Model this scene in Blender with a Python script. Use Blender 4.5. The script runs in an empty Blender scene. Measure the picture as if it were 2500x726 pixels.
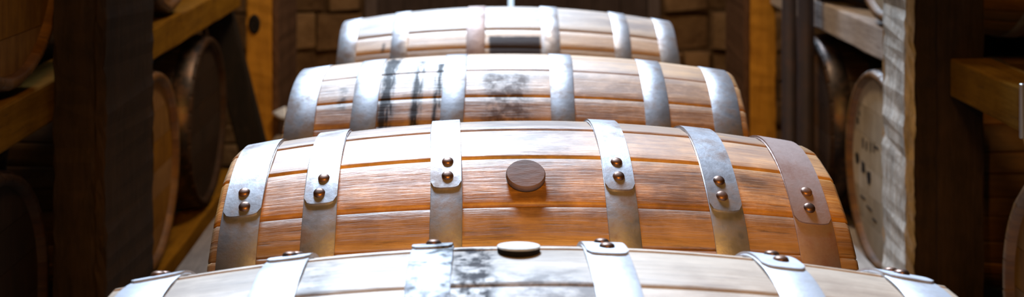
import bpy, bmesh, math, random
from mathutils import Vector, Matrix, Euler
R_ = math.radians
scene = bpy.context.scene
COL = scene.collection
random.seed(11)
ZC = 1.6                       # camera height; D below means "drop under the camera"
F = 3090.0                     # focal length in pixels of the 2500 wide frame

# ------------------------------------------------------------------ helpers
def link(name, me, mat=None, parent=None, smooth=False):
    o = bpy.data.objects.new(name, me)
    COL.objects.link(o)
    if mat: me.materials.append(mat)
    if parent: o.parent = parent
    if smooth:
        for p in me.polygons: p.use_smooth = True
    return o

def empty(name, loc, rot=(0, 0, 0)):
    o = bpy.data.objects.new(name, None)
    o.empty_display_size = 0.1
    o.location = loc; o.rotation_euler = rot
    COL.objects.link(o)
    return o

def tag(o, label, cat, group=None):
    o['label'] = label; o['category'] = cat
    if group: o['group'] = group
    return o

def struct(o):
    o['kind'] = 'structure'
    return o

def mesh(verts, faces, name='mesh'):
    me = bpy.data.meshes.new(name)
    me.from_pydata([tuple(v) for v in verts], [], faces)
    me.update()
    return me

def fix_normals(me):
    bm = bmesh.new(); bm.from_mesh(me)
    bmesh.ops.recalc_face_normals(bm, faces=bm.faces)
    bm.to_mesh(me); bm.free()

def timber_mesh(x0, x1, y0, y1, z0, z1, bev=0.006, rough=0.002, axis=1, step=0.12, seed=0):
    """a sawn timber: box cut along its length, edges bevelled and worn a little"""
    rnd = random.Random(seed)
    bm = bmesh.new()
    bmesh.ops.create_cube(bm, size=1)
    for v in bm.verts:
        v.co = Vector(((x0 + x1) / 2 + v.co.x * (x1 - x0), (y0 + y1) / 2 + v.co.y * (y1 - y0), (z0 + z1) / 2 + v.co.z * (z1 - z0)))
    lo, hi = (x0, y0, z0)[axis], (x1, y1, z1)[axis]
    n = max(1, int((hi - lo) / step))
    for k in range(1, n):
        co = [0, 0, 0]; no = [0, 0, 0]
        co[axis] = lo + (hi - lo) * k / n; no[axis] = 1
        bmesh.ops.bisect_plane(bm, geom=bm.verts[:] + bm.edges[:] + bm.faces[:], plane_co=co, plane_no=no)
    es = []
    for e in bm.edges:
        d = (e.verts[0].co - e.verts[1].co)
        if len(e.link_faces) == 2 and e.calc_face_angle(0) > 1.0: es.append(e)
    bmesh.ops.bevel(bm, geom=es, offset=bev, segments=2, profile=0.6, affect='EDGES')
    for v in bm.verts:
        for a in range(3):
            if a != axis: v.co[a] += rnd.uniform(-rough, rough) * 0.5
    me = bpy.data.meshes.new('timber'); bm.to_mesh(me); bm.free()
    return me

# ------------------------------------------------------------------ materials
def nodes(name):
    m = bpy.data.materials.new(name); m.use_nodes = True
    nt = m.node_tree; nt.nodes.clear()
    out = nt.nodes.new('ShaderNodeOutputMaterial')
    b = nt.nodes.new('ShaderNodeBsdfPrincipled')
    nt.links.new(b.outputs[0], out.inputs[0])
    return m, nt, b

class NB:
    """small node-building helper"""
    def __init__(s, nt): s.nt = nt
    def n(s, t, **kw):
        x = s.nt.nodes.new(t)
        for k, v in kw.items(): setattr(x, k, v)
        return x
    def l(s, a, b): s.nt.links.new(a, b)
    def math(s, op, a, b=None, clamp=False):
        x = s.n('ShaderNodeMath', operation=op); x.use_clamp = clamp
        for i, v in enumerate((a, b)):
            if v is None: continue
            if isinstance(v, (int, float)): x.inputs[i].default_value = v
            else: s.l(v, x.inputs[i])
        return x.outputs[0]
    def noise(s, vec, scale, detail=4, rough=0.55, dist=0.0):
        x = s.n('ShaderNodeTexNoise')
        x.inputs['Scale'].default_value = scale; x.inputs['Detail'].default_value = detail
        x.inputs['Roughness'].default_value = rough; x.inputs['Distortion'].default_value = dist
        s.l(vec, x.inputs['Vector'])
        return x.outputs['Fac']
    def mapping(s, vec, scale=(1, 1, 1), loc=(0, 0, 0)):
        x = s.n('ShaderNodeMapping')
        x.inputs['Scale'].default_value = scale; x.inputs['Location'].default_value = loc
        s.l(vec, x.inputs['Vector'])
        return x.outputs[0]
    def ramp(s, fac, stops):
        x = s.n('ShaderNodeValToRGB')
        el = x.color_ramp.elements
        while len(el) < len(stops): el.new(0.5)
        for e, (p, c) in zip(el, stops):
            e.position = p
            e.color = (c, c, c, 1) if isinstance(c, (int, float)) else (*c, 1)
        s.l(fac, x.inputs[0])
        return x.outputs[0]
    def mix(s, fac, a, b, mode='MIX'):
        x = s.n('ShaderNodeMix', data_type='RGBA', blend_type=mode)
        for i, v in ((0, fac), (6, a), (7, b)):
            if isinstance(v, (int, float)): x.inputs[i].default_value = v
            elif isinstance(v, tuple): x.inputs[i].default_value = (*v, 1)
            else: s.l(v, x.inputs[i])
        return x.outputs[2]
    def smooth(s, v, lo, hi):
        x = s.n('ShaderNodeMapRange', interpolation_type='SMOOTHSTEP')
        x.inputs[1].default_value = lo; x.inputs[2].default_value = hi
        s.l(v, x.inputs[0])
        return x.outputs[0]

def wood(name, c1, c2, stretch, coord='Object', rough=0.7, bump=0.25, dark=(0.05, 0.03, 0.02), crack=0.5,
         attr=False, stains=(), spec=.3, seed=0.0, gscale=1.0, pale=None):
    """grain stretched along the timber; stains = (u0,u1,v0,v1,soft,strength,colour,noise scale,u-stretch)"""
    m, nt, b = nodes(name); g = NB(nt)
    tc = g.n('ShaderNodeTexCoord')
    vec = tc.outputs[coord]
    v0 = g.mapping(vec, (1, 1, 1), (seed, seed * 1.7, seed * .6))
    if coord == 'Object':                       # copies and boards are cut from different wood
        oi = g.n('ShaderNodeObjectInfo')
        vm = g.n('ShaderNodeVectorMath', operation='ADD')
        sc = g.n('ShaderNodeVectorMath', operation='SCALE'); sc.inputs[0].default_value = (17, 23, 9)
        g.l(oi.outputs['Random'], sc.inputs['Scale'])
        g.l(v0, vm.inputs[0]); g.l(sc.outputs[0], vm.inputs[1]); v0 = vm.outputs[0]
    if attr:
        at = g.n('ShaderNodeAttribute', attribute_name='stave')
        st = at.outputs['Fac']
        cx = g.n('ShaderNodeCombineXYZ'); g.l(g.math('MULTIPLY', st, 31.0), cx.inputs[0]); g.l(g.math('MULTIPLY', st, 7.0), cx.inputs[2])
        vm = g.n('ShaderNodeVectorMath', operation='ADD'); g.l(v0, vm.inputs[0]); g.l(cx.outputs[0], vm.inputs[1]); v0 = vm.outputs[0]
    gv = g.mapping(v0, stretch)
    n1 = g.noise(gv, 1.0 * gscale, 6, 0.62, 0.6)
    n2 = g.noise(gv, 4.5 * gscale, 4, 0.6, 0.2)
    n3 = g.noise(v0, 11.0, 6, 0.7)
    f = g.math('ADD', g.math('MULTIPLY', n1, .45), g.math('MULTIPLY', n2, .2))
    f = g.math('ADD', f, g.math('MULTIPLY', n3, .42))
    col = g.ramp(f, [(0.40, c1), (0.66, c2)])
    ck = g.ramp(n2, [(0.27, 1.0), (0.40, 0.0)])
    col = g.mix(g.math('MULTIPLY', ck, crack), col, dark)
    bl = g.ramp(g.noise(g.mapping(v0, tuple(s * .35 for s in stretch)), 2.2 * gscale, 5, .65, .8), [(0.56, 0.0), (0.74, 1.0)])
    col = g.mix(g.math('MULTIPLY', bl, crack * .55), col, dark)
    if pale:
        pm = g.ramp(g.noise(v0, 5.0, 6, .7), [(0.42, 0.0), (0.62, 1.0)])
        col = g.mix(g.math('MULTIPLY', pm, .8), col, pale)
    if attr:
        val = g.math('ADD', g.math('MULTIPLY', st, .55), .72)
        hs = g.n('ShaderNodeHueSaturation')
        g.l(col, hs.inputs['Color']); g.l(val, hs.inputs['Value'])
        g.l(g.math('ADD', g.math('MULTIPLY', g.math('FRACT', g.math('MULTIPLY', st, 5.3)), .3), .85), hs.inputs['Saturation'])
        col = hs.outputs[0]
    stm = None
    if stains:
        sx = g.n('ShaderNodeSeparateXYZ'); g.l(vec, sx.inputs[0])
        for (a0, a1, b0, b1, soft, strength, c, ns, us) in stains:
            wob = g.math('MULTIPLY', g.math('SUBTRACT', g.noise(vec, 28, 3), .5), soft * 1.2)
            uu = g.math('ADD', sx.outputs[0], wob); vv = g.math('ADD', sx.outputs[1], wob)
            msk = g.math('MULTIPLY', g.smooth(uu, a0, a0 + soft), g.math('SUBTRACT', 1.0, g.smooth(uu, a1 - soft, a1)))
            msk = g.math('MULTIPLY', msk, g.math('MULTIPLY', g.smooth(vv, b0, b0 + soft), g.math('SUBTRACT', 1.0, g.smooth(vv, b1 - soft, b1))))
            nz = g.noise(g.mapping(vec, (us, .3 if us > 1.9 else 1, 1)), abs(ns), 6, .72)
            tx = g.ramp(nz, [(0.36, 0.0), (0.54, 1.0)] if us < 1.9 else [(0.34, 0.0), (0.5, 1.0)]) if ns > 0 else 1.0
            k = g.math('MULTIPLY', msk, tx)
            k = g.math('MULTIPLY', k, strength, clamp=True)
            col = g.mix(k, col, c)
            stm = k if stm is None else g.math('MAXIMUM', stm, k)
    g.l(col, b.inputs['Base Color'])
    b.inputs['Roughness'].default_value = rough
    b.inputs['Specular IOR Level'].default_value = spec
    if stm is not None: g.l(g.math('MULTIPLY', g.math('SUBTRACT', 1.02, stm), spec), b.inputs['Specular IOR Level'])
    bp = g.n('ShaderNodeBump'); bp.inputs['Strength'].default_value = bump; bp.inputs['Distance'].default_value = 0.004
    g.l(g.math('ADD', n2, g.math('MULTIPLY', n1, .6)), bp.inputs['Height'])
    g.l(bp.outputs[0], b.inputs['Normal'])
    return m

def metal(name, c1, c2, rust=(0.16, 0.07, 0.03), rough=0.38, rust_amt=0.5, metallic=0.9):
    m, nt, b = nodes(name); g = NB(nt)
    tc = g.n('ShaderNodeTexCoord')
    oi = g.n('ShaderNodeObjectInfo')
    vm = g.n('ShaderNodeVectorMath', operation='ADD')
    g.l(tc.outputs['Object'], vm.inputs[0]); g.l(oi.outputs['Random'], vm.inputs[1])
    n1 = g.noise(vm.outputs[0], 14, 6, .65)
    n2 = g.noise(vm.outputs[0], 60, 4, .6)
    col = g.mix(n1, c1, c2)
    rm = g.ramp(g.math('ADD', g.math('MULTIPLY', n1, .7), g.math('MULTIPLY', n2, .3)), [(0.47, 0.0), (0.62, 1.0)])
    rm = g.math('MULTIPLY', rm, rust_amt)
    col = g.mix(rm, col, rust)
    g.l(col, b.inputs['Base Color'])
    g.l(g.math('MULTIPLY', g.math('SUBTRACT', 1.0, g.math('MULTIPLY', rm, .8)), metallic), b.inputs['Metallic'])
    g.l(g.math('ADD', g.math('MULTIPLY', n2, .25), rough - .1), b.inputs['Roughness'])
    bp = g.n('ShaderNodeBump'); bp.inputs['Strength'].default_value = .15; bp.inputs['Distance'].default_value = .003
    g.l(n2, bp.inputs['Height']); g.l(bp.outputs[0], b.inputs['Normal'])
    return m

def stone(name, c1, c2, scale=9):
    m, nt, b = nodes(name); g = NB(nt)
    tc = g.n('ShaderNodeTexCoord')
    at = g.n('ShaderNodeAttribute', attribute_name='stave')
    n1 = g.noise(tc.outputs['Object'], scale, 7, .65)
    n2 = g.noise(tc.outputs['Object'], scale * 5, 5, .6)
    f = g.math('ADD', g.math('MULTIPLY', n1, .95), g.math('MULTIPLY', g.math('SUBTRACT', at.outputs['Fac'], .4), .4))
    g.l(g.ramp(f, [(0.2, c1), (0.8, c2)]), b.inputs['Base Color'])
    b.inputs['Roughness'].default_value = .95
    b.inputs['Specular IOR Level'].default_value = .1
    bp = g.n('ShaderNodeBump'); bp.inputs['Strength'].default_value = .7; bp.inputs['Distance'].default_value = .02
    g.l(g.math('ADD', n1, g.math('MULTIPLY', n2, .4)), bp.inputs['Height']); g.l(bp.outputs[0], b.inputs['Normal'])
    return m

OAK1, OAK2 = (0.20, 0.080, 0.014), (0.51, 0.262, 0.068)
INK = (0.018, 0.018, 0.024)
GRAIN = (4.0, 46.0, 30.0)
M = {}
Rb = .3175
def v_(deg): return R_(deg) * Rb
# stains are (u along the barrel in m from its middle, v round it in m from the top, towards the camera)
M['oak_front'] = wood('oak_front_barrel', (0.32, 0.23, 0.16), (0.56, 0.43, 0.315), GRAIN, 'UV', rough=.5, spec=.85, attr=True, seed=3, crack=.35, stains=[
    (-.10, -.025, v_(-14), v_(38), .025, 1.0, (0.012, 0.016, 0.024), 44, .9),
    (-.06, .10, v_(0), v_(40), .05, .75, (0.06, 0.055, 0.065), 34, .7),
    (-.26, -.19, v_(-10), v_(34), .03, .7, (0.07, 0.07, 0.08), 34, .7),
    (-.38, -.27, v_(6), v_(34), .04, .5, (0.16, 0.10, 0.07), 24, .5),
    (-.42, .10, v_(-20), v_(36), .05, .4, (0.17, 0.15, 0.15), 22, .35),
    (.12, .42, v_(-6), v_(36), .05, .3, (0.22, 0.14, 0.10), 26, .5)])
M['oak_second'] = wood('oak_second_barrel', OAK1, OAK2, GRAIN, 'UV', rough=.5, spec=.85, attr=True, seed=9, crack=.6, stains=[
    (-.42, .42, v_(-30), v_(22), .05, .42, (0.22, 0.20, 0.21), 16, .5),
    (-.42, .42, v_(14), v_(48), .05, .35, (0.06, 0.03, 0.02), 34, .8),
    (-.09, .10, v_(-20), v_(30), .04, .55, (0.10, 0.09, 0.10), 30, .35),
    (-.06, .07, v_(24), v_(42), .04, .6, (0.05, 0.025, 0.015), 40, .3),
    (.10, .28, v_(20), v_(44), .05, .55, (0.05, 0.025, 0.012), 42, .25),
    (.28, .36, v_(22), v_(32), .03, .7, (0.03, 0.02, 0.015), 30, .2)])
M['oak_third'] = wood('oak_third_barrel', OAK1, OAK2, GRAIN, 'UV', rough=.5, spec=.85, attr=True, seed=5, crack=.45, stains=[
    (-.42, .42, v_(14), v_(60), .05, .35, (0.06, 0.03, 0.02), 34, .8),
    (-.274, -.228, v_(-12), v_(75), .014, .97, INK, 26, 2.2),
    (-.207, -.176, v_(4), v_(75), .010, .97, INK, 26, 2.4),
    (-.163, -.139, v_(8), v_(75), .008, .97, INK, 26, 2.4),
    (-.24, -.19, v_(0), v_(25), .03, .8, (0.06, 0.06, 0.07), 40, .6),
    (-.355, -.325, v_(22), v_(38), .014, .85, (0.04, 0.03, 0.03), 44, .5),
    (-.075, .045, v_(16), v_(52), .03, .9, (0.07, 0.04, 0.03), 22, 1.0)])
M['oak_fourth'] = wood('oak_fourth_barrel', (0.28, 0.155, 0.075), (0.52, 0.35, 0.20), GRAIN, 'UV', rough=.5, spec=.85, attr=True, seed=7, crack=.4, stains=[
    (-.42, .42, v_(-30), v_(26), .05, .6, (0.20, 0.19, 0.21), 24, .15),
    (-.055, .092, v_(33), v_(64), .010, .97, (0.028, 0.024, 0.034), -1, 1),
    (-.09, -.055, v_(25), v_(64), .012, .8, (0.06, 0.035, 0.03), 40, 1),
    (-.335, -.318, v_(34), v_(42), .008, .8, (0.05, 0.03, 0.02), -1, 1)])
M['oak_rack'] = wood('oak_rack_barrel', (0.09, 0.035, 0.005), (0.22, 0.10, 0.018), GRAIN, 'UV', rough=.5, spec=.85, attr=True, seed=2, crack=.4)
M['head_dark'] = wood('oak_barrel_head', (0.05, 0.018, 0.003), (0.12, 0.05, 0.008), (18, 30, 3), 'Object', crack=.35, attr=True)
M['head_shaded'] = wood('shaded_barrel_head', (0.015, 0.007, 0.003), (0.045, 0.02, 0.007), (18, 30, 3), 'Object', crack=.35, attr=True)  # shade inside the racks put into a darker head colour
M['body_shaded'] = wood('shaded_rack_barrel', (0.018, 0.008, 0.003), (0.05, 0.022, 0.007), GRAIN, 'UV', rough=.6, attr=True, seed=4)  # staves darkened in colour for the shade inside the racks
M['head_honey'] = wood('honey_barrel_head', (0.17, 0.068, 0.008), (0.36, 0.17, 0.022), (18, 30, 3), 'Object', crack=.35, attr=True)
M['head_pale'] = wood('pale_barrel_head', (0.40, 0.325, 0.23), (0.64, 0.55, 0.43), (18, 30, 3), 'Object', crack=.3, attr=True)
M['steel'] = metal('galvanised_hoop', (0.27, 0.265, 0.285), (0.44, 0.445, 0.485), rust=(0.11, 0.055, 0.025), rust_amt=.75, rough=.42, metallic=.85)
M['steel_pale'] = metal('pale_hoop', (0.44, 0.46, 0.52), (0.66, 0.69, 0.76), rust=(0.16, 0.13, 0.12), rust_amt=.5, rough=.5, metallic=.5)
M['steel_rust'] = metal('rusted_hoop', (0.22, 0.15, 0.13), (0.34, 0.25, 0.23), rust=(0.16, 0.07, 0.04), rust_amt=.8, rough=.55, metallic=.5)
M['steel_grimy'] = metal('grimy_hoop', (0.36, 0.38, 0.43), (0.54, 0.57, 0.63), rust=(0.008, 0.010, 0.014), rust_amt=1.0, rough=.6, metallic=.3)
for n_ in M['steel_grimy'].node_tree.nodes:
    if n_.type == 'VALTORGB': n_.color_ramp.elements[0].position = .48; n_.color_ramp.elements[1].position = .57
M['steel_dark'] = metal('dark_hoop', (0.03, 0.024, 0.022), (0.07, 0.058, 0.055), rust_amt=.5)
M['rivet'] = metal('rusty_rivet', (0.10, 0.05, 0.035), (0.20, 0.12, 0.09), rust_amt=.8)
M['bung_dark'] = wood('dark_bung', (0.07, 0.042, 0.034), (0.15, 0.09, 0.072), (8, 30, 30), 'Object', crack=.3)
M['bung_pale'] = wood('pale_bung', (0.52, 0.52, 0.50), (0.72, 0.72, 0.70), (8, 30, 30), 'Object', crack=.1)
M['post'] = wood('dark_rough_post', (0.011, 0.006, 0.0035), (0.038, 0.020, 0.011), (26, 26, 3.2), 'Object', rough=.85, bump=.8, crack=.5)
M['post_lit'] = wood('weathered_lit_board', (0.26, 0.235, 0.205), (0.68, 0.64, 0.585), (26, 16, 5), 'Object', rough=.85, bump=.9, crack=.7, dark=(.07, .05, .04))  # daylight on the aisle side put into the colour, over the weathering
M['post_orange'] = wood('honey_pine_post', (0.30, 0.13, 0.011), (0.56, 0.27, 0.027), (20, 20, 1.2), 'Object', rough=.7, bump=.3, crack=.5, dark=(.07, .03, .01))
M['post_shaded'] = wood('shaded_post_board', (0.075, 0.035, 0.018), (0.15, 0.075, 0.04), (20, 20, 2), 'Object', rough=.8, bump=.3)  # shade on the far posts' aisle sides put into the colour
M['rail'] = wood('honey_rail', (0.15, 0.066, 0.006), (0.28, 0.138, 0.013), (22, 2.2, 22), 'Object', spec=.06, rough=.95, bump=.4)
M['rail_grey'] = wood('grey_rail', (0.32, 0.27, 0.25), (0.52, 0.455, 0.42), (22, 2.2, 22), 'Object', spec=.06, rough=.95, bump=.4)
M['plank'] = wood('worn_plank', (0.13, 0.10, 0.08), (0.24, 0.195, 0.16), (24, 2.0, 24), 'Object', rough=.8, bump=.4)
M['trestle'] = wood('trestle_wood', (0.10, 0.05, 0.02), (0.2, 0.1, 0.05), (3, 22, 22), 'Object')
M['brace'] = wood('black_brace', (0.006, 0.005, 0.005), (0.016, 0.012, 0.011), (22, 22, 3), 'Object', rough=.9)
M['pipe'] = metal('dark_pipe', (0.055, 0.05, 0.065), (0.10, 0.09, 0.115), rough=.5, rust_amt=.2, metallic=.3)
M['door'] = wood('dark_door', (0.028, 0.018, 0.018), (0.065, 0.045, 0.045), (26, 26, 2), 'Object', rough=.7)
M['door_trim'] = wood('door_frame_wood', (0.07, 0.05, 0.05), (0.13, 0.10, 0.10), (26, 26, 2), 'Object', rough=.7)
M['stone'] = stone('rubble_stone', (0.07, 0.037, 0.018), (0.27, 0.165, 0.085))
M['mortar'] = stone('mortar', (0.07, 0.043, 0.025), (0.16, 0.10, 0.06), 14)
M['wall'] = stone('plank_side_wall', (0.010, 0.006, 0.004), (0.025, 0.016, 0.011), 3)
M['floor'] = stone('earth_floor', (0.05, 0.035, 0.025), (0.11, 0.08, 0.06), 4)
M['yard'] = stone('pale_yard', (0.6, 0.6, 0.58), (0.75, 0.75, 0.72), 3)
M['bright'] = metal('bright_bracket', (0.82, 0.86, 0.9), (0.93, 0.95, 0.97), rust_amt=0.0, rough=.3, metallic=.8)
M['ink'] = wood('stencil_ink', (0.012, 0.011, 0.012), (0.03, 0.027, 0.027), (20, 20, 20), 'Object', crack=0)

# ------------------------------------------------------------------ barrel geometry (axis = local X, theta 0 = up, + towards -Y)
HALF = .45
def prof(x, rh=.275): return Rb - (Rb - rh) * (abs(x) / HALF) ** 2
def P(x, r, th): return Vector((x, -r * math.sin(th), r * math.cos(th)))

def staves_mesh(seed, fixed=(), rh=.275):
    """thirty-odd separate staves, each rounded across, grooved at the joints, with the chime ends turned in.
    fixed = list of (start, end) angles in degrees for joints taken from the photograph."""
    rnd = random.Random(seed)
    edges = []
    a = None
    fx = sorted(fixed)
    if fx:
        edges = list(fx)
        a = fx[-1]
        end = fx[0] + 360
    else:
        a = rnd.uniform(0, 10); edges = [a]; end = a + 360
    while end - a > 16:
        a += rnd.uniform(8, 14.5)
        if end - a < 7: a = end - 8
        edges.append(a)
    edges.append(end)
    verts, faces, uvs, att = [], [], [], []
    NX = 28
    for k in range(len(edges) - 1):
        t0, t1 = R_(edges[k]), R_(edges[k + 1])
        gap = rnd.choice((.002, .004, .0065, .009))
        dr = rnd.uniform(-.0009, .0009); tilt = rnd.uniform(-.0013, .0013); rv = rnd.random()
        cols = [0, .025, .07, .3, .5, .7, .93, .975, 1]
        base = len(verts); ncol = len(cols)
        rows = []
        # chime: inner face in, end, outer face
        xs = [-HALF + .05, -HALF + .002, -HALF, -HALF + .006] + [-HALF + .006 + (2 * HALF - .012) * i / NX for i in range(1, NX)] + [HALF - .006, HALF, HALF - .002, HALF - .05]
        nr = len(xs)
        for i, x in enumerate(xs):
            for j, c in enumerate(cols):
                th = t0 + (t1 - t0) * c
                hf = (t1 - t0) / 2; dt = th - (t0 + t1) / 2
                r = prof(x, rh)
                r = r + .75 * (r * math.cos(hf) / math.cos(dt) - r) + .75 * r * (1 - math.cos(hf)) * .6     # boards are nearly flat across
                r += dr + tilt * (c - .5) * 2
                if j in (0, ncol - 1): r -= gap + .002
                elif j in (1, ncol - 2): r -= .0014
                if i in (0, nr - 1): r = rh - .028
                elif i in (1, nr - 2): r = rh - .019
                elif i in (2, nr - 3): r -= .005
                verts.append(P(x, r, th))
                thw = (th + math.pi) % (2 * math.pi) - math.pi if False else th
                uvs.append((x, (thw if thw < math.pi else thw - 2 * math.pi) * Rb))
        for i in range(nr - 1):
            for j in range(ncol - 1):
                p = base + i * ncol + j
                faces.append((p, p + ncol, p + ncol + 1, p + 1)); att.append(rv)
    me = mesh(verts, faces, 'staves')
    uvl = me.uv_layers.new(name='UVMap')
    for lp in me.loops: uvl.data[lp.index].uv = uvs[lp.vertex_index]
    at = me.attributes.new('stave', 'FLOAT', 'FACE')
    for i, v in enumerate(att): at.data[i].value = v
    fix_normals(me)
    for p in me.polygons: p.use_smooth = True
    return me

def hoop_mesh(xc, w, lap=None, rh=.275, th=.0026, seed=0):
    """flat steel band following the barrel's taper; lap = (start, end) degrees of the riveted overlap"""
    rnd = random.Random(seed)
    verts, faces = [], []
    NS = 120
    prof_pts = [(-w / 2, .0), (-w / 2, th * .75), (-w / 2 + .0012, th), (0, th), (w / 2 - .0012, th), (w / 2, th * .75), (w / 2, .0)]
    n = len(prof_pts)
    for s in range(NS):
        t = 2 * math.pi * s / NS
        wob = .0012 * math.sin(t * 3 + seed) + .0008 * math.sin(t * 7 + seed * 2)
        for dx, h in prof_pts:
            x = xc + dx + wob
            verts.append(P(x, prof(x, rh) + h, t))
    for s in range(NS):
        for i in range(n - 1):
            a = s * n + i; b = ((s + 1) % NS) * n + i
            faces.append((a, b, b + 1, a + 1))
        faces.append((s * n + n - 1, ((s + 1) % NS) * n + n - 1, ((s + 1) % NS) * n, s * n))
    if lap:
        t0, t1 = R_(lap[0]), R_(lap[1])
        NA, NW = 30, 10
        b0 = len(verts); w2 = w * .97
        for i in range(NA + 1):
            for j in range(NW + 1):
                q = j / NW * 2 - 1
                e = .010 * (1 - math.sqrt(max(0, 1 - q ** 4))) / Rb           # rounded end of the strip
                te = t1 - e * 1.2
                t = t0 + (te - t0) * i / NA
                x = xc + q * w2 / 2 + .0012 * math.sin(t * 3 + seed)
                verts.append(P(x, prof(x, rh) + th * 2.05, t))
        m = NW + 1
        top = len(verts) - b0
        for k in range(top):
            v = verts[b0 + k]
            r = math.hypot(v.y, v.z); f = (r - th * 1.3) / r
            verts.append(Vector((v.x, v.y * f, v.z * f)))
        for i in range(NA):
            for j in range(NW):
                a = b0 + i * m + j
                faces.append((a, a + m, a + m + 1, a + 1))
                a += top
                faces.append((a, a + 1, a + m + 1, a + m))
        ring = [i * m for i in range(NA + 1)] + [NA * m + j for j in range(1, m)] + [i * m + NW for i in range(NA - 1, -1, -1)] + [j for j in range(NW - 1, 0, -1)]
        for k in range(len(ring)):
            a, b = b0 + ring[k], b0 + ring[(k + 1) % len(ring)]
            faces.append((a, b, b + top, a + top))
    me = mesh(verts, faces, 'hoop')
    fix_normals(me)
    for p in me.polygons: p.use_smooth = True
    me.set_sharp_from_angle(angle=R_(35))
    return me

def head_mesh(side, rh=.275):
    """round barrel head of butted boards, set in behind the chime"""
    r = rh - .0225
    verts, faces, att = [], [], []
    rnd = random.Random(4)
    z = -r
    cuts = [-r, -r * .70, -r * .36, -r * .06, r * .28, r * .62, r]
    xo = side * (HALF - .018); xi = xo - side * .016
    for k in range(len(cuts) - 1):
        a, b = cuts[k] + .0008, cuts[k + 1] - .0008
        loop = []
        N = 14
        for i in range(N + 1):
            zz = a + (b - a) * i / N
            loop.append((math.sqrt(max(0, r * r - zz * zz)), zz))
        for i in range(N, -1, -1):
            zz = a + (b - a) * i / N
            loop.append((-math.sqrt(max(0, r * r - zz * zz)), zz))
        rv = rnd.random()
        b0 = len(verts); n = len(loop)
        for (y, zz) in loop:
            verts.append(Vector((xo, y, zz)))
        for (y, zz) in loop:
            verts.append(Vector((xi, y, zz)))
        faces.append(tuple(range(b0, b0 + n))); att.append(rv)
        faces.append(tuple(range(b0 + 2 * n - 1, b0 + n - 1, -1))); att.append(rv)
        for i in range(n):
            j = (i + 1) % n
            faces.append((b0 + i, b0 + n + i, b0 + n + j, b0 + j)); att.append(rv)
    me = mesh(verts, faces, 'head')
    bm = bmesh.new(); bm.from_mesh(me)
    bm.to_mesh(me); bm.free()
    at = me.attributes.new('stave', 'FLOAT', 'FACE')
    for i, v in enumerate(att): at.data[i].value = v
    fix_normals(me)
    return me

def lathe_mesh(pts, n=32):
    verts, faces = [], []
    for (r, z) in pts:
        for s in range(n):
            t = 2 * math.pi * s / n
            verts.append((r * math.cos(t), r * math.sin(t), z))
    for i in range(len(pts) - 1):
        for s in range(n):
            a = i * n + s; b = i * n + (s + 1) % n
            faces.append((a, b, b + n, a + n))
    faces.append(tuple(range(n - 1, -1, -1)))
    faces.append(tuple((len(pts) - 1) * n + s for s in range(n)))
    me = mesh(verts, faces, 'lathe')
    fix_normals(me)
    for p in me.polygons: p.use_smooth = True
    me.set_sharp_from_angle(angle=R_(40))
    return me

def on_barrel(o, x, th_deg, rh=.275, lift=0.0, spin=0.0):
    """stand an object (its Z out) on the barrel's skin"""
    th = R_(th_deg)
    o.location = P(x, prof(x, rh) + lift, th)
    o.rotation_euler = Euler((th, 0, 0))          # +Z turned towards -Y by theta
    return o

BUNG = lathe_mesh([(.0235, -.004), (.0275, .0005), (.0282, .003), (.0282, .0075), (.0268, .0095), (.020, .0102), (.004, .0104)], 40)
BUNG_TALL = lathe_mesh([(.0205, .0030), (.0228, .0034), (.0232, .0046), (.0224, .0056), (.016, .0058), (.004, .0058)], 40)
RIVET = lathe_mesh([(.0085, -.001), (.0085, .0008), (.0076, .0026), (.0054, .0039), (.003, .0044), (.0008, .0045)], 20)

def copy_thing(src, loc, rotz):
    r = src.copy(); COL.objects.link(r); r.location = loc; r.rotation_euler = (0, 0, rotz)
    for ch in list(src.children):
        c = ch.copy(); COL.objects.link(c); c.parent = r
        for gch in list(ch.children):
            d = gch.copy(); COL.objects.link(d); d.parent = c
    return r

def barrel(loc, yaw, label, group, body_mat, hoops, seed, fixed=(), bung=None, rh=.275, roll=0.0, head_mats=('head_dark', 'head_dark')):
    """hoops: list of (x, width, material, lap or None, [rivet angles])"""
    root = empty('barrel', loc, (0, roll, yaw))
    tag(root, label, 'barrel', group)
    link('body', staves_mesh(seed, fixed, rh), M[body_mat], root)
    for i, (x, w, mt, lap, rivs) in enumerate(hoops):
        h = link('hoop', hoop_mesh(x, w, lap, rh, seed=seed * 7 + i), M[mt], root)
        if mt == 'steel_rust': h['label'] = 'rust brown steel hoop'
        for a in rivs:
            rv = link('rivet', RIVET, None, h)
            if not RIVET.materials: RIVET.materials.append(M['rivet'])
            on_barrel(rv, x + random.uniform(-.003, .003), a, rh, .0026 * 2.0)
    for s in (-1, 1):
        link('head', head_mesh(s, rh), M[head_mats[0 if s < 0 else 1]], root)
    if bung:
        x, a, me, mt, lb = bung
        b = link('bung', me, None, root)
        me.materials.append(M[mt]) if not me.materials else None
        on_barrel(b, x, a, rh)
        b['label'] = lb
    return root

AX = ZC - .7344                       # axis height of the row
GR = 'barrels lying across the aisle in one row'
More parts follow.
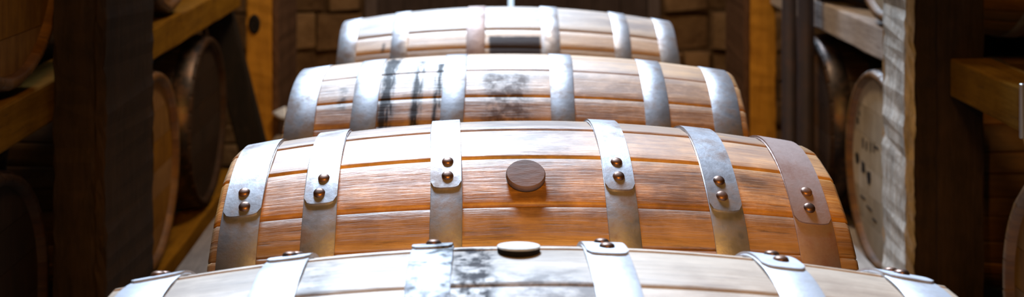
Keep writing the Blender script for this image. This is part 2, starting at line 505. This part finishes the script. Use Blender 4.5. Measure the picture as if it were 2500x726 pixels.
# front barrel
b1 = barrel((.052, 1.307, AX), R_(0.6), 'pale grime-specked barrel nearest the camera with a pale raised bung on top', GR, 'oak_front', [
    (-.405, .055, 'steel_pale', (-50, -10), [-21, -15]), (-.262, .047, 'steel_pale', (-50, -9), [-21, -14.5]), (-.106, .045, 'steel_grimy', (-50, -9), [-21, -14.5]),
    (.080, .046, 'steel_pale', (-50, -2), [-13.5, -7]), (.262, .047, 'steel_pale', (-50, -.5), [-13, -6]), (.402, .055, 'steel_pale', (-50, -6), [-18, -11.5])],
    21, fixed=(-9.5, 11, 25.5), bung=(-.014, -7, BUNG_TALL, 'bung_pale', 'pale round bung standing proud of the stave'), rh=.275)
bg1 = [c for c in b1.children if c.name.startswith('bung')][0]
shade_ring = link('gasket', lathe_mesh([(.0200, -.006), (.0226, -.003), (.0228, .0028), (.0215, .0032)], 40), M['brace'], bg1)  # black ring stands in for shade on the bung's near side
shade_ring['label'] = 'black band for the shaded side of the bung'
# second barrel: bung and rivets face the camera
b2 = barrel((.066, 1.96, AX), R_(1.2), 'second barrel from the camera, with dark round bung facing front and paired rivets', GR, 'oak_second', [
    (-.409, .056, 'steel', (-50, 37), [28.5, 34]), (-.299, .048, 'steel', (-50, 35.5), [26.5, 32]), (-.123, .045, 'steel', (-50, 33), [23.5, 29]),
    (.123, .044, 'steel', (-50, 34), [24, 29.5]), (.271, .048, 'steel', (-50, 39), [29, 34.5]), (.396, .056, 'steel_rust', (-50, 41), [30, 36])],
    22, fixed=(-12, 4, 21.5, 38.5, 50), bung=(-.009, 29.5, BUNG, 'bung_dark', 'dark brown round bung'), rh=.275)
# third barrel: tar streaks
b3 = barrel((.066, 2.631, AX + .0018), R_(-1.6), 'third barrel from the camera, black tar streaks down its left half', GR, 'oak_third', [
    (-.417, .059, 'steel', (-80, -40), []), (-.293, .050, 'steel', (-80, -40), []), (-.121, .045, 'steel', (-80, -40), []),
    (.092, .046, 'steel', (-80, -40), []), (.274, .048, 'steel', (-80, -40), []), (.411, .054, 'steel', (-80, -40), [])],
    23, fixed=(-14, 2, 17, 33, 45), rh=.282)
# fourth barrel
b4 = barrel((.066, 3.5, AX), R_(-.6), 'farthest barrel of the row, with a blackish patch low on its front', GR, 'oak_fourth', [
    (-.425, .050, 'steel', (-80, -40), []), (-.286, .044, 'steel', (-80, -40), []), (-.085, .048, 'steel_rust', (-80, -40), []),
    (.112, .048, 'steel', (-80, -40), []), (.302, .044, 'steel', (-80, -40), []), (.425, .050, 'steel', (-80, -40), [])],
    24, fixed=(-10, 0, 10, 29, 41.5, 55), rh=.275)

# ------------------------------------------------------------------ rails, planks and trestles that carry the row
RT = ZC - 1.0455                      # top of rails
TB = RT - .09
def beam(name, x0, x1, y0, y1, z0, z1, mat, label, cat, axis=1, group=None, seed=0, bev=.006, rough=.002):
    o = link(name, timber_mesh(x0, x1, y0, y1, z0, z1, bev, rough, axis, seed=seed), M[mat])
    tag(o, label, cat, group)
    return o
def recentre(o):
    me = o.data
    c = sum((v.co for v in me.vertices), Vector()) / len(me.vertices)
    lo = min(v.co.z for v in me.vertices); c.z = lo
    for v in me.vertices: v.co -= c
    o.location = o.location + c
    return o
cx = .066
recentre(beam('rail', cx - .40, cx - .22, .75, 4.1, TB, RT, 'plank', 'worn timber rail under the left ends of the row of barrels', 'rail', seed=1))
recentre(beam('rail', cx + .22, cx + .40, .75, 4.1, TB, RT, 'plank', 'worn timber rail under the right ends of the row of barrels', 'rail', seed=2))
recentre(beam('plank', -.779, cx - .46, .75, 4.75, TB, RT, 'plank', 'pale worn plank running along the left ends of the barrel row', 'plank', seed=3, bev=.005))
recentre(beam('plank', cx + .46, .997, .75, 3.95, TB, RT, 'plank', 'pale worn plank running along the right ends of the barrel row', 'plank', seed=4, bev=.005))
for k, (y, where) in enumerate(((1.63, 'between the two nearest barrels'), (3.85, 'behind the farthest barrel'))):
    t = empty('trestle', (.1, y, 0))
    tag(t, 'rough timber trestle carrying the rails %s' % where, 'trestle', 'trestles under the barrel row')
    link('crossbar', timber_mesh(-.86, .86, -.06, .06, TB - .11, TB, .006, .002, 0, seed=5), M['trestle'], t)
    for s in (-1, 1):
        link('leg', timber_mesh(s * .6 - .05, s * .6 + .05, -.05, .05, 0, TB - .11, .006, .002, 2, seed=6), M['trestle'], t)

# ------------------------------------------------------------------ racks: posts
ZT = 3.3
def post(loc, w, d, mat, label, inner=None, inner_side=1, seed=0, bev=.008, rough=.006, ZT=ZT):
    """w across, d deep; local origin at the foot. inner = material of the board that faces the aisle"""
    root = empty('post', loc); tag(root, label, 'post', 'rack posts beside the aisle')
    tb = .022
    x0, x1 = -w / 2, w / 2
    if inner:
        if inner_side > 0: bx0, bx1, x1 = x1 - tb, x1, x1 - tb
        else: bx0, bx1, x0 = x0, x0 + tb, x0 + tb
    link('upright', timber_mesh(x0, x1, -d / 2, d / 2, 0, ZT, bev, rough, 2, step=.03, seed=seed), M[mat], root)
    if inner:
        bd = link('facing_board', timber_mesh(bx0, bx1, -d / 2 - .004, d / 2, 0, ZT, .005, rough, 2, step=.025, seed=seed + 1), M[inner], root)
    return root
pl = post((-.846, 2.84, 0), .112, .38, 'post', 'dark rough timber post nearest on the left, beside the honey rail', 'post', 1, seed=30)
pr = post((1.09, 3.085, 0), .18, .17, 'post', 'dark post nearest on the right, its aisle side a weathered board paled as if daylit', 'post_lit', -1, seed=32, rough=.008)
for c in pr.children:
    if c.name.startswith('facing_board'): c['label'] = 'weathered board, pale grey with daylight put into its colour'
link('cover_strip', timber_mesh(-.018, .092, -.097, -.0835, 0, ZT, .004, .003, 2, step=.05, seed=77), M['post'], pr)
plf = post((-.851, 5.11, 0), .126, .48, 'post_orange', 'honey coloured pine post with a dark knot, far left before the stone wall', 'post_shaded', 1, seed=34, rough=.003)
prf = post((1.062, 5.04, 0), .125, .365, 'post_orange', 'honey coloured pine post far right before the stone wall', 'post_shaded', -1, seed=36, rough=.003)
for p in (plf, prf):
    for c in p.children:
        if c.name.startswith('facing_board'): c['label'] = 'board facing the aisle, its brown holding the shade'
# knot on the far left post
kn = link('knot', lathe_mesh([(.026, -.002), (.024, .003), (.016, .006), (.012, .003), (.006, .005), (.001, .004)], 18), M['brace'], plf)
kn.location = (-.030, -.243, ZC - .645); kn.rotation_euler = (R_(90), 0, 0); kn.scale = (.9, 1.5, 1)
kn['label'] = 'dark knot'
# bright bracket folded round the foot of the far left post
def bracket_mesh():
    prof2 = [(0, 0), (.052, .030), (.060, -.030), (.030, -.022)]
    verts, faces = [], []
    for dz in (0, .03):
        for (x, z) in prof2: verts.append((x, -dz, z))
    faces = [(0, 1, 2, 3), (7, 6, 5, 4)] + [(i, i + 4, (i + 1) % 4 + 4, (i + 1) % 4) for i in range(4)]
    me = mesh(verts, faces)
    bm = bmesh.new(); bm.from_mesh(me)
    bmesh.ops.recalc_face_normals(bm, faces=bm.faces)
    bmesh.ops.bevel(bm, geom=bm.edges[:], offset=.004, segments=2, affect='EDGES')
    bm.to_mesh(me); bm.free()
    return me
br = link('bracket', bracket_mesh(), M['bright'], plf)
br.rotation_euler = (R_(-42), 0, 0); br.location = (.041, -.243, ZC - .998); br['label'] = 'small bright metal bracket'

# black brace leaning against the far left post
def brace_mesh():
    bm = bmesh.new()
    verts = []
    y0, y1 = 4.78, 4.855
    def xs(D): c = -1.018 + (D - .547) * .252; return c - .052, c + .052
    secs = [(-.5), 0.0, .4, .8, 1.2, 1.598]
    V = []
    for D in secs:
        a, b = xs(D)
        V.append([bm.verts.new((x, y, ZC - D)) for x, y in ((a, y0), (b, y0), (b, y1), (a, y1))])
    for i in range(len(secs) - 1):
        for j in range(4):
            bm.faces.new((V[i][j], V[i][(j + 1) % 4], V[i + 1][(j + 1) % 4], V[i + 1][j]))
    bm.faces.new(V[0][::-1]); bm.faces.new(V[-1])
    bmesh.ops.recalc_face_normals(bm, faces=bm.faces)
    es = [e for e in bm.edges if e.calc_face_angle(0) > 1]
    bmesh.ops.bevel(bm, geom=es, offset=.006, segments=2, affect='EDGES')
    me = bpy.data.meshes.new('brace'); bm.to_mesh(me); bm.free()
    return me
tag(recentre(link('brace', brace_mesh(), M['brace'])), 'black leaning brace crossing the front of the honey post far left', 'brace')

# ------------------------------------------------------------------ racks: rails along both sides
UT, LT = ZC - .475, ZC - 1.18         # tops of upper and lower rails
RH = .09
def rail(x0, x1, y0, y1, top, mat, label, seed, h=RH):
    return recentre(beam('rack_rail', x0, x1, y0, y1, top - h, top, mat, label, 'rail', group='rails of the side racks', seed=seed))
rail(-1.015, -.915, 1.3, 4.78, UT, 'rail', 'honey coloured upper rail of the left rack, passing behind the dark post', 50)
rail(-1.86, -1.76, 1.3, 4.78, UT, 'rail', 'upper rail at the back of the left rack, behind its barrels', 51)
rail(-1.015, -.915, 1.3, 4.78, LT, 'rail', 'honey coloured lower rail of the left rack, low beside the pale plank', 52)
rail(-1.86, -1.76, 1.3, 4.78, LT, 'rail', 'lower rail at the back of the left rack, behind its barrels', 53)
rail(1.10, 1.20, 3.172, 4.855, UT, 'rail_grey', 'greyed upper rail of the right rack between pale post board and dark pipes', 54)
rr = rail(1.10, 1.20, 2.60, 2.984, UT, 'rail', 'short honey rail stub of the right rack, right of the dark post', 55)
cap = link('end_cap', timber_mesh(-.05, .05, -.012, 0, -.012, .10, .003, .001, 0, step=.2), M['bright'], rr)
cap.location = (0, -.1925, 0); cap['label'] = 'bluish metal end cap'
rail(1.94, 2.04, 2.05, 4.855, UT, 'rail_grey', 'upper rail at the back of the right rack, behind its barrels', 56)
rail(1.10, 1.20, 3.172, 4.855, LT, 'rail_grey', 'lower rail of the right rack under the pale-headed barrel', 57)
rail(1.10, 1.20, 1.95, 2.984, LT, 'rail', 'lower rail of the right rack at the right edge of the picture', 58)
rail(1.94, 2.04, 1.95, 4.855, LT, 'rail_grey', 'lower rail at the back of the right rack, behind its barrels', 59)
# outer posts carry the far ends of the rails
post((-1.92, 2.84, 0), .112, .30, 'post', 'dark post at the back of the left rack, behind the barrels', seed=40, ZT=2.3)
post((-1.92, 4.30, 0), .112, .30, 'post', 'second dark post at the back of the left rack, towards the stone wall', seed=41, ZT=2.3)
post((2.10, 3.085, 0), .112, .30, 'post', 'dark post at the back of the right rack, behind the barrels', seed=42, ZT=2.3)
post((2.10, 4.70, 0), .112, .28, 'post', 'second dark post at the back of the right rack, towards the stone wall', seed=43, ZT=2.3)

# ------------------------------------------------------------------ rack barrels
AXO = .2935                              # axis above the rail
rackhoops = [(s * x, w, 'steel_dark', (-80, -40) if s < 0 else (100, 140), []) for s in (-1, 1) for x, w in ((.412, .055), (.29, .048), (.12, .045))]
GL, GRR = 'barrels in the left rack', 'barrels in the right rack'
LX, RX = -1.366, 1.545
lb = barrel((LX, 3.55, LT + AXO + .002), 0, 'brown-headed lower barrel just right of the near left post', GL, 'oak_rack', rackhoops, 61, head_mats=('head_honey', 'head_honey'))
for c in lb.children:
    if c.name.startswith('hoop'):
        pass
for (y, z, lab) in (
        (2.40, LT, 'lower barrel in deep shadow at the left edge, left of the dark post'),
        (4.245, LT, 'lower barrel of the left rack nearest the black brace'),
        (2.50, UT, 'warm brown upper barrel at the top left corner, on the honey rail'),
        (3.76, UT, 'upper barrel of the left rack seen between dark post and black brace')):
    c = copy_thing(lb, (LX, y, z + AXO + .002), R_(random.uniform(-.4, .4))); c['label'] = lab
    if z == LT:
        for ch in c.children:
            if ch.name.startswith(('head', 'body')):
                ch.data = ch.data.copy(); ch.data.materials.clear(); ch.data.materials.append(M['head_shaded' if ch.name.startswith('head') else 'body_shaded'])  # darker copies carry the rack's shade in their colour
rb = barrel((RX, 3.56, LT + AXO + .002), 0, 'pale-headed barrel with black stencil marks beside the pale post board', GRR, 'oak_rack',
            [(x, w, 'steel', l, r) for x, w, _, l, r in rackhoops], 62, head_mats=('head_pale', 'head_dark'))
for (y, z, lab) in (
        (2.40, LT, 'lower barrel at the right edge of the picture, right of the dark post'),
        (4.26, LT, 'lower barrel in shadow between the pale-headed barrel and the dark pipes'),
        (3.50, UT, 'upper barrel with a pale head resting on the greyed rail by the pale post board'),
        (4.16, UT, 'upper barrel of the right rack behind the greyed rail, next to the dark pipes')):
    c = copy_thing(rb, (RX, y, z + AXO + .002), R_(random.uniform(-.4, .4)))
    c['label'] = lab; c['group'] = GRR
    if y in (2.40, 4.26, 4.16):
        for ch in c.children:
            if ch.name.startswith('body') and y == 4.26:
                ch.data = ch.data.copy(); ch.data.materials.clear(); ch.data.materials.append(M['body_shaded'])
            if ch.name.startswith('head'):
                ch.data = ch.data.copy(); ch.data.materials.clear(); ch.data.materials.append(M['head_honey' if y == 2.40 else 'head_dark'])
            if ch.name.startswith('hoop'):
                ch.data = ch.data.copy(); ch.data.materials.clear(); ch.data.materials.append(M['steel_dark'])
# stencil marks, painted blots on the pale head (facing -X)
hd = [c for c in rb.children if c.name.startswith('head')][0]
hd['label'] = 'pale boarded head with stencil marks'
def blot(y, z, w, h, seed):
    rnd = random.Random(seed); n = 12
    verts = []
    for k in range(n):
        t = 2 * math.pi * k / n; q = rnd.uniform(.75, 1.15)
        cy = abs(math.cos(t)) ** .6 * math.copysign(1, math.cos(t)); sz = abs(math.sin(t)) ** .6 * math.copysign(1, math.sin(t))
        verts.append((0, y + w / 2 * q * cy, z + h / 2 * q * sz))
    verts += [(.0012, v[1], v[2]) for v in verts]
    faces = [tuple(range(n - 1, -1, -1)), tuple(range(n, 2 * n))] + [(i, (i + 1) % n, (i + 1) % n + n, i + n) for i in range(n)]
    me = mesh(verts, faces); fix_normals(me)
    o = link('stencil_mark', me, M['ink'], hd); o.location = (-(HALF - .018) - .0013, 0, 0)
    return o
for k, (y, z, w, h) in enumerate(((.205, -.012, .034, .034), (.147, -.026, .036, .036), (.092, -.042, .036, .040),
        (.20, .10, .020, .022), (.185, .125, .012, .018), (.15, .045, .012, .030), (.115, .045, .010, .030), (.075, .05, .010, .034),
        (.045, .055, .010, .030), (.02, .06, .030, .010), (.15, -.115, .05, .006), (.09, -.13, .06, .006), (.04, -.15, .04, .006))):
    blot(y, z, w, h, k)

# ------------------------------------------------------------------ dark pipes on the right
def pipe(x, y, r, label):
    root = empty('pipe', (x, y, 0)); tag(root, label, 'pipe', 'pair of dark upright pipes')
    link('tube', lathe_mesh([(r, 0.004), (r, 1.0), (r, 2.0), (r, ZT + .2)], 28), M['pipe'], root)
    link('flange', lathe_mesh([(r * 1.15, .012), (r * 1.6, .012), (r * 1.6, 0), (r * 1.15, 0)][::-1], 28), M['pipe'], root)
    link('coupling', lathe_mesh([(r, ZC - 1.2), (r * 1.14, ZC - 1.195), (r * 1.14, ZC - 1.12), (r, ZC - 1.115)], 28), M['pipe'], root)
    return root
pipe(.989, 4.09, .0235, 'dark grey upright pipe, the one nearer the honey post')
pipe(1.060, 4.16, .0270, 'dark grey upright pipe, the one nearer the greyed rail')

# ------------------------------------------------------------------ room
def boxes_mesh(bs):
    verts, faces = [], []
    for (x0, x1, y0, y1, z0, z1) in bs:
        b = len(verts)
        verts += [(x, y, z) for z in (z0, z1) for (x, y) in ((x0, y0), (x1, y0), (x1, y1), (x0, y1))]
        faces += [tuple(b + i for i in f) for f in ((3, 2, 1, 0), (4, 5, 6, 7), (0, 1, 5, 4), (1, 2, 6, 5), (2, 3, 7, 6), (3, 0, 4, 7))]
    return mesh(verts, faces)
WY = 6.5
DX0, DX1, DZ = -.545, .845, 2.15
XL, XR = -3.0, 3.2
WH = 3.4
# stone courses
def stone_wall():
    rnd = random.Random(8)
    verts, faces, att = [], [], []
    z = 0.0
    while z < WH - .03:
        h = rnd.choice((.09, .13, .16, .2)); h = min(h, WH - z)
        x = XL + rnd.uniform(-.2, 0)
        while x < XR:
            w = rnd.uniform(.14, .42)
            x0, x1 = x, min(x + w, XR)
            x += w
            if z < DZ + .02 and x1 > DX0 - .07 and x0 < DX1 + .07:
                if x0 < DX0 - .07: x1 = DX0 - .07
                elif x1 > DX1 + .07: x0 = DX1 + .07
                else: continue
            if x1 - x0 < .04: continue
            x0 = max(x0, XL)
            if x1 - x0 < .04: continue
            pr = rnd.uniform(-.01, .045); g = .005
            j = lambda s=.016: rnd.uniform(-s, s)
            b = len(verts); rv = rnd.random()
            back = [(x0 + g, WY + .03, z + g), (x1 - g, WY + .03, z + g), (x1 - g, WY + .03, z + h - g), (x0 + g, WY + .03, z + h - g)]
            i2 = .012
            frnt = [(x0 + g + i2 + j(), WY - pr + j(), z + g + i2 + j()), (x1 - g - i2 + j(), WY - pr + j(), z + g + i2 + j()),
                    (x1 - g - i2 + j(), WY - pr + j(), z + h - g - i2 + j()), (x0 + g + i2 + j(), WY - pr + j(), z + h - g - i2 + j())]
            mid = [(v[0] + j(.010), WY - pr + .020, v[2] + j(.010)) for v in back]
            verts += back + mid + frnt
            for r0 in (0, 4):
                for k in range(4):
                    faces.append((b + r0 + k, b + r0 + (k + 1) % 4, b + r0 + 4 + (k + 1) % 4, b + r0 + 4 + k)); att.append(rv)
            faces.append((b + 8, b + 9, b + 10, b + 11)); att.append(rv)
        z += h
    me = mesh(verts, faces)
    a = me.attributes.new('stave', 'FLOAT', 'FACE')
    for i, v in enumerate(att): a.data[i].value = v
    fix_normals(me)
    return me
wb = struct(link('wall_back', boxes_mesh([(XL, DX0 - .06, WY + .012, WY + .3, 0, WH), (DX1 + .06, XR, WY + .012, WY + .3, 0, WH), (DX0 - .06, DX1 + .06, WY + .012, WY + .3, DZ + .06, WH)]), M['mortar']))
struct(link('stone_facing', stone_wall(), M['stone'], wb))
struct(link('wall_left', boxes_mesh([(XL - .1, XL, -1.5, WY + .3, 0, 3.45)]), M['wall']))
struct(link('wall_right', boxes_mesh([(XR, XR + .1, -1.5, WY + .3, 0, 3.45)]), M['wall']))
struct(link('wall_rear', boxes_mesh([(XL - .1, XR + .1, -1.6, -1.5, 0, 3.45)]), M['wall']))
struct(link('floor', boxes_mesh([(XL - .1, XR + .1, -1.6, WY + .3, -.1, 0)]), M['floor']))
struct(link('ground_outside', boxes_mesh([(-12, 12, WY + .3, 40, -.1, 0)]), M['yard']))
struct(link('ceiling', boxes_mesh([(XL - .1, XR + .1, -1.6, 2.9, 3.45, 3.55), (XL - .1, -1.1, 2.9, WY + .3, 3.45, 3.55), (1.3, XR + .1, 2.9, WY + .3, 3.45, 3.55)]), M['wall']))
struct(link('rack_sun_blocker', boxes_mesh([(XL, -.97, -1.5, WY - .06, 2.3, 2.36), (1.22, XR, -1.5, WY - .06, 2.3, 2.36)]), M['wall']))  # unseen slabs added over the racks to keep the sun off them
# door
dr = struct(empty('door_1', (.15, WY, 0)))
w2 = (DX1 - DX0) / 2
slit = .0125
xs = .143 - .15
def leaf(x0, x1):
    bs = []
    n = 5
    for k in range(n):
        a = x0 + (x1 - x0) * k / n; b = x0 + (x1 - x0) * (k + 1) / n
        bs.append((a + (.002 if k else 0), b - (.002 if k < n - 1 else 0), .05, .09, .015, DZ))
    bs.append((x0, x1, .085, .11, .015, DZ))
    for z in (.25, 1.0, 1.8): bs.append((x0 + .03, x1 - .03, .03, .052, z, z + .12))
    return boxes_mesh(bs)
struct(link('door_leaf', leaf(-w2, xs - slit), M['door'], dr))
struct(link('door_leaf', leaf(xs + slit, w2), M['door'], dr))
struct(link('door_frame', boxes_mesh([(-w2 - .06, -w2, -.02, .2, 0, DZ + .06), (w2, w2 + .06, -.02, .2, 0, DZ + .06), (-w2, w2, -.02, .2, DZ, DZ + .06)]), M['door_trim'], dr))

# ------------------------------------------------------------------ light
def lamp(name, kind, loc, energy, color, **kw):
    l = bpy.data.lights.new(name, kind); l.energy = energy; l.color = color
    for k, v in kw.items(): setattr(l, k, v)
    o = bpy.data.objects.new(name, l); o.location = loc; COL.objects.link(o)
    return o
def aim(o, target):
    o.rotation_euler = (Vector(target) - o.location).to_track_quat('-Z', 'Y').to_euler()
sun = lamp('sun_through_roof_light', 'SUN', (-2, 9, 8), 9.2, (0.63, 0.80, 1.0), angle=R_(15))
el, az = R_(46), R_(9)
d = Vector((math.sin(az) * math.cos(el), -math.cos(az) * math.cos(el), -math.sin(el)))
sun.rotation_euler = d.to_track_quat('-Z', 'Y').to_euler()
warm = lamp('warm_fill_behind_camera', 'AREA', (.1, -.5, 3.2), 34, (1.0, .50, .12), size=.5)  # unseen warm fill, added to lift the racks and rails
aim(warm, (.1, 2.6, .6))
spot = lamp('warm_fill_spot', 'SPOT', (.1, .6, 1.78), 50, (1.0, .43, .035), spot_size=R_(30), spot_blend=.35, shadow_soft_size=.03)  # unseen spot added to warm the barrel fronts behind the nearest one
aim(spot, (.1, 2.6, .95)); spot.scale = (1.75, 1, 1)
warm2 = lamp('warm_fill_by_the_wall', 'AREA', (.15, 3.9, 3.1), 42, (1.0, .72, .42), size=.5)  # unseen fill added to brighten the stone wall and far posts
aim(warm2, (.1, 6.5, .9))
w = bpy.data.worlds.new('sky'); scene.world = w; w.use_nodes = True
bg = w.node_tree.nodes['Background']
bg.inputs[0].default_value = (0.62, 0.76, 1.0, 1); bg.inputs[1].default_value = .4

# ------------------------------------------------------------------ camera
cam = bpy.data.cameras.new('camera'); co = bpy.data.objects.new('camera', cam); COL.objects.link(co)
co.location = (0, 0, ZC); co.rotation_euler = (R_(90), 0, 0)
cam.sensor_fit = 'HORIZONTAL'; cam.sensor_width = 36
cam.lens = F / 2500 * 36
cam.shift_x = (1250 - 1180) / 2500
cam.shift_y = -(363 + 350) / 2500
cam.clip_start = .02
cam.dof.use_dof = True; cam.dof.focus_distance = 1.75; cam.dof.aperture_fstop = 4.5
scene.camera = co
vs = scene.view_settings
vs.view_transform = 'Standard'; vs.look = 'None'; vs.gamma = 1; vs.use_curve_mapping = False; vs.exposure = 0
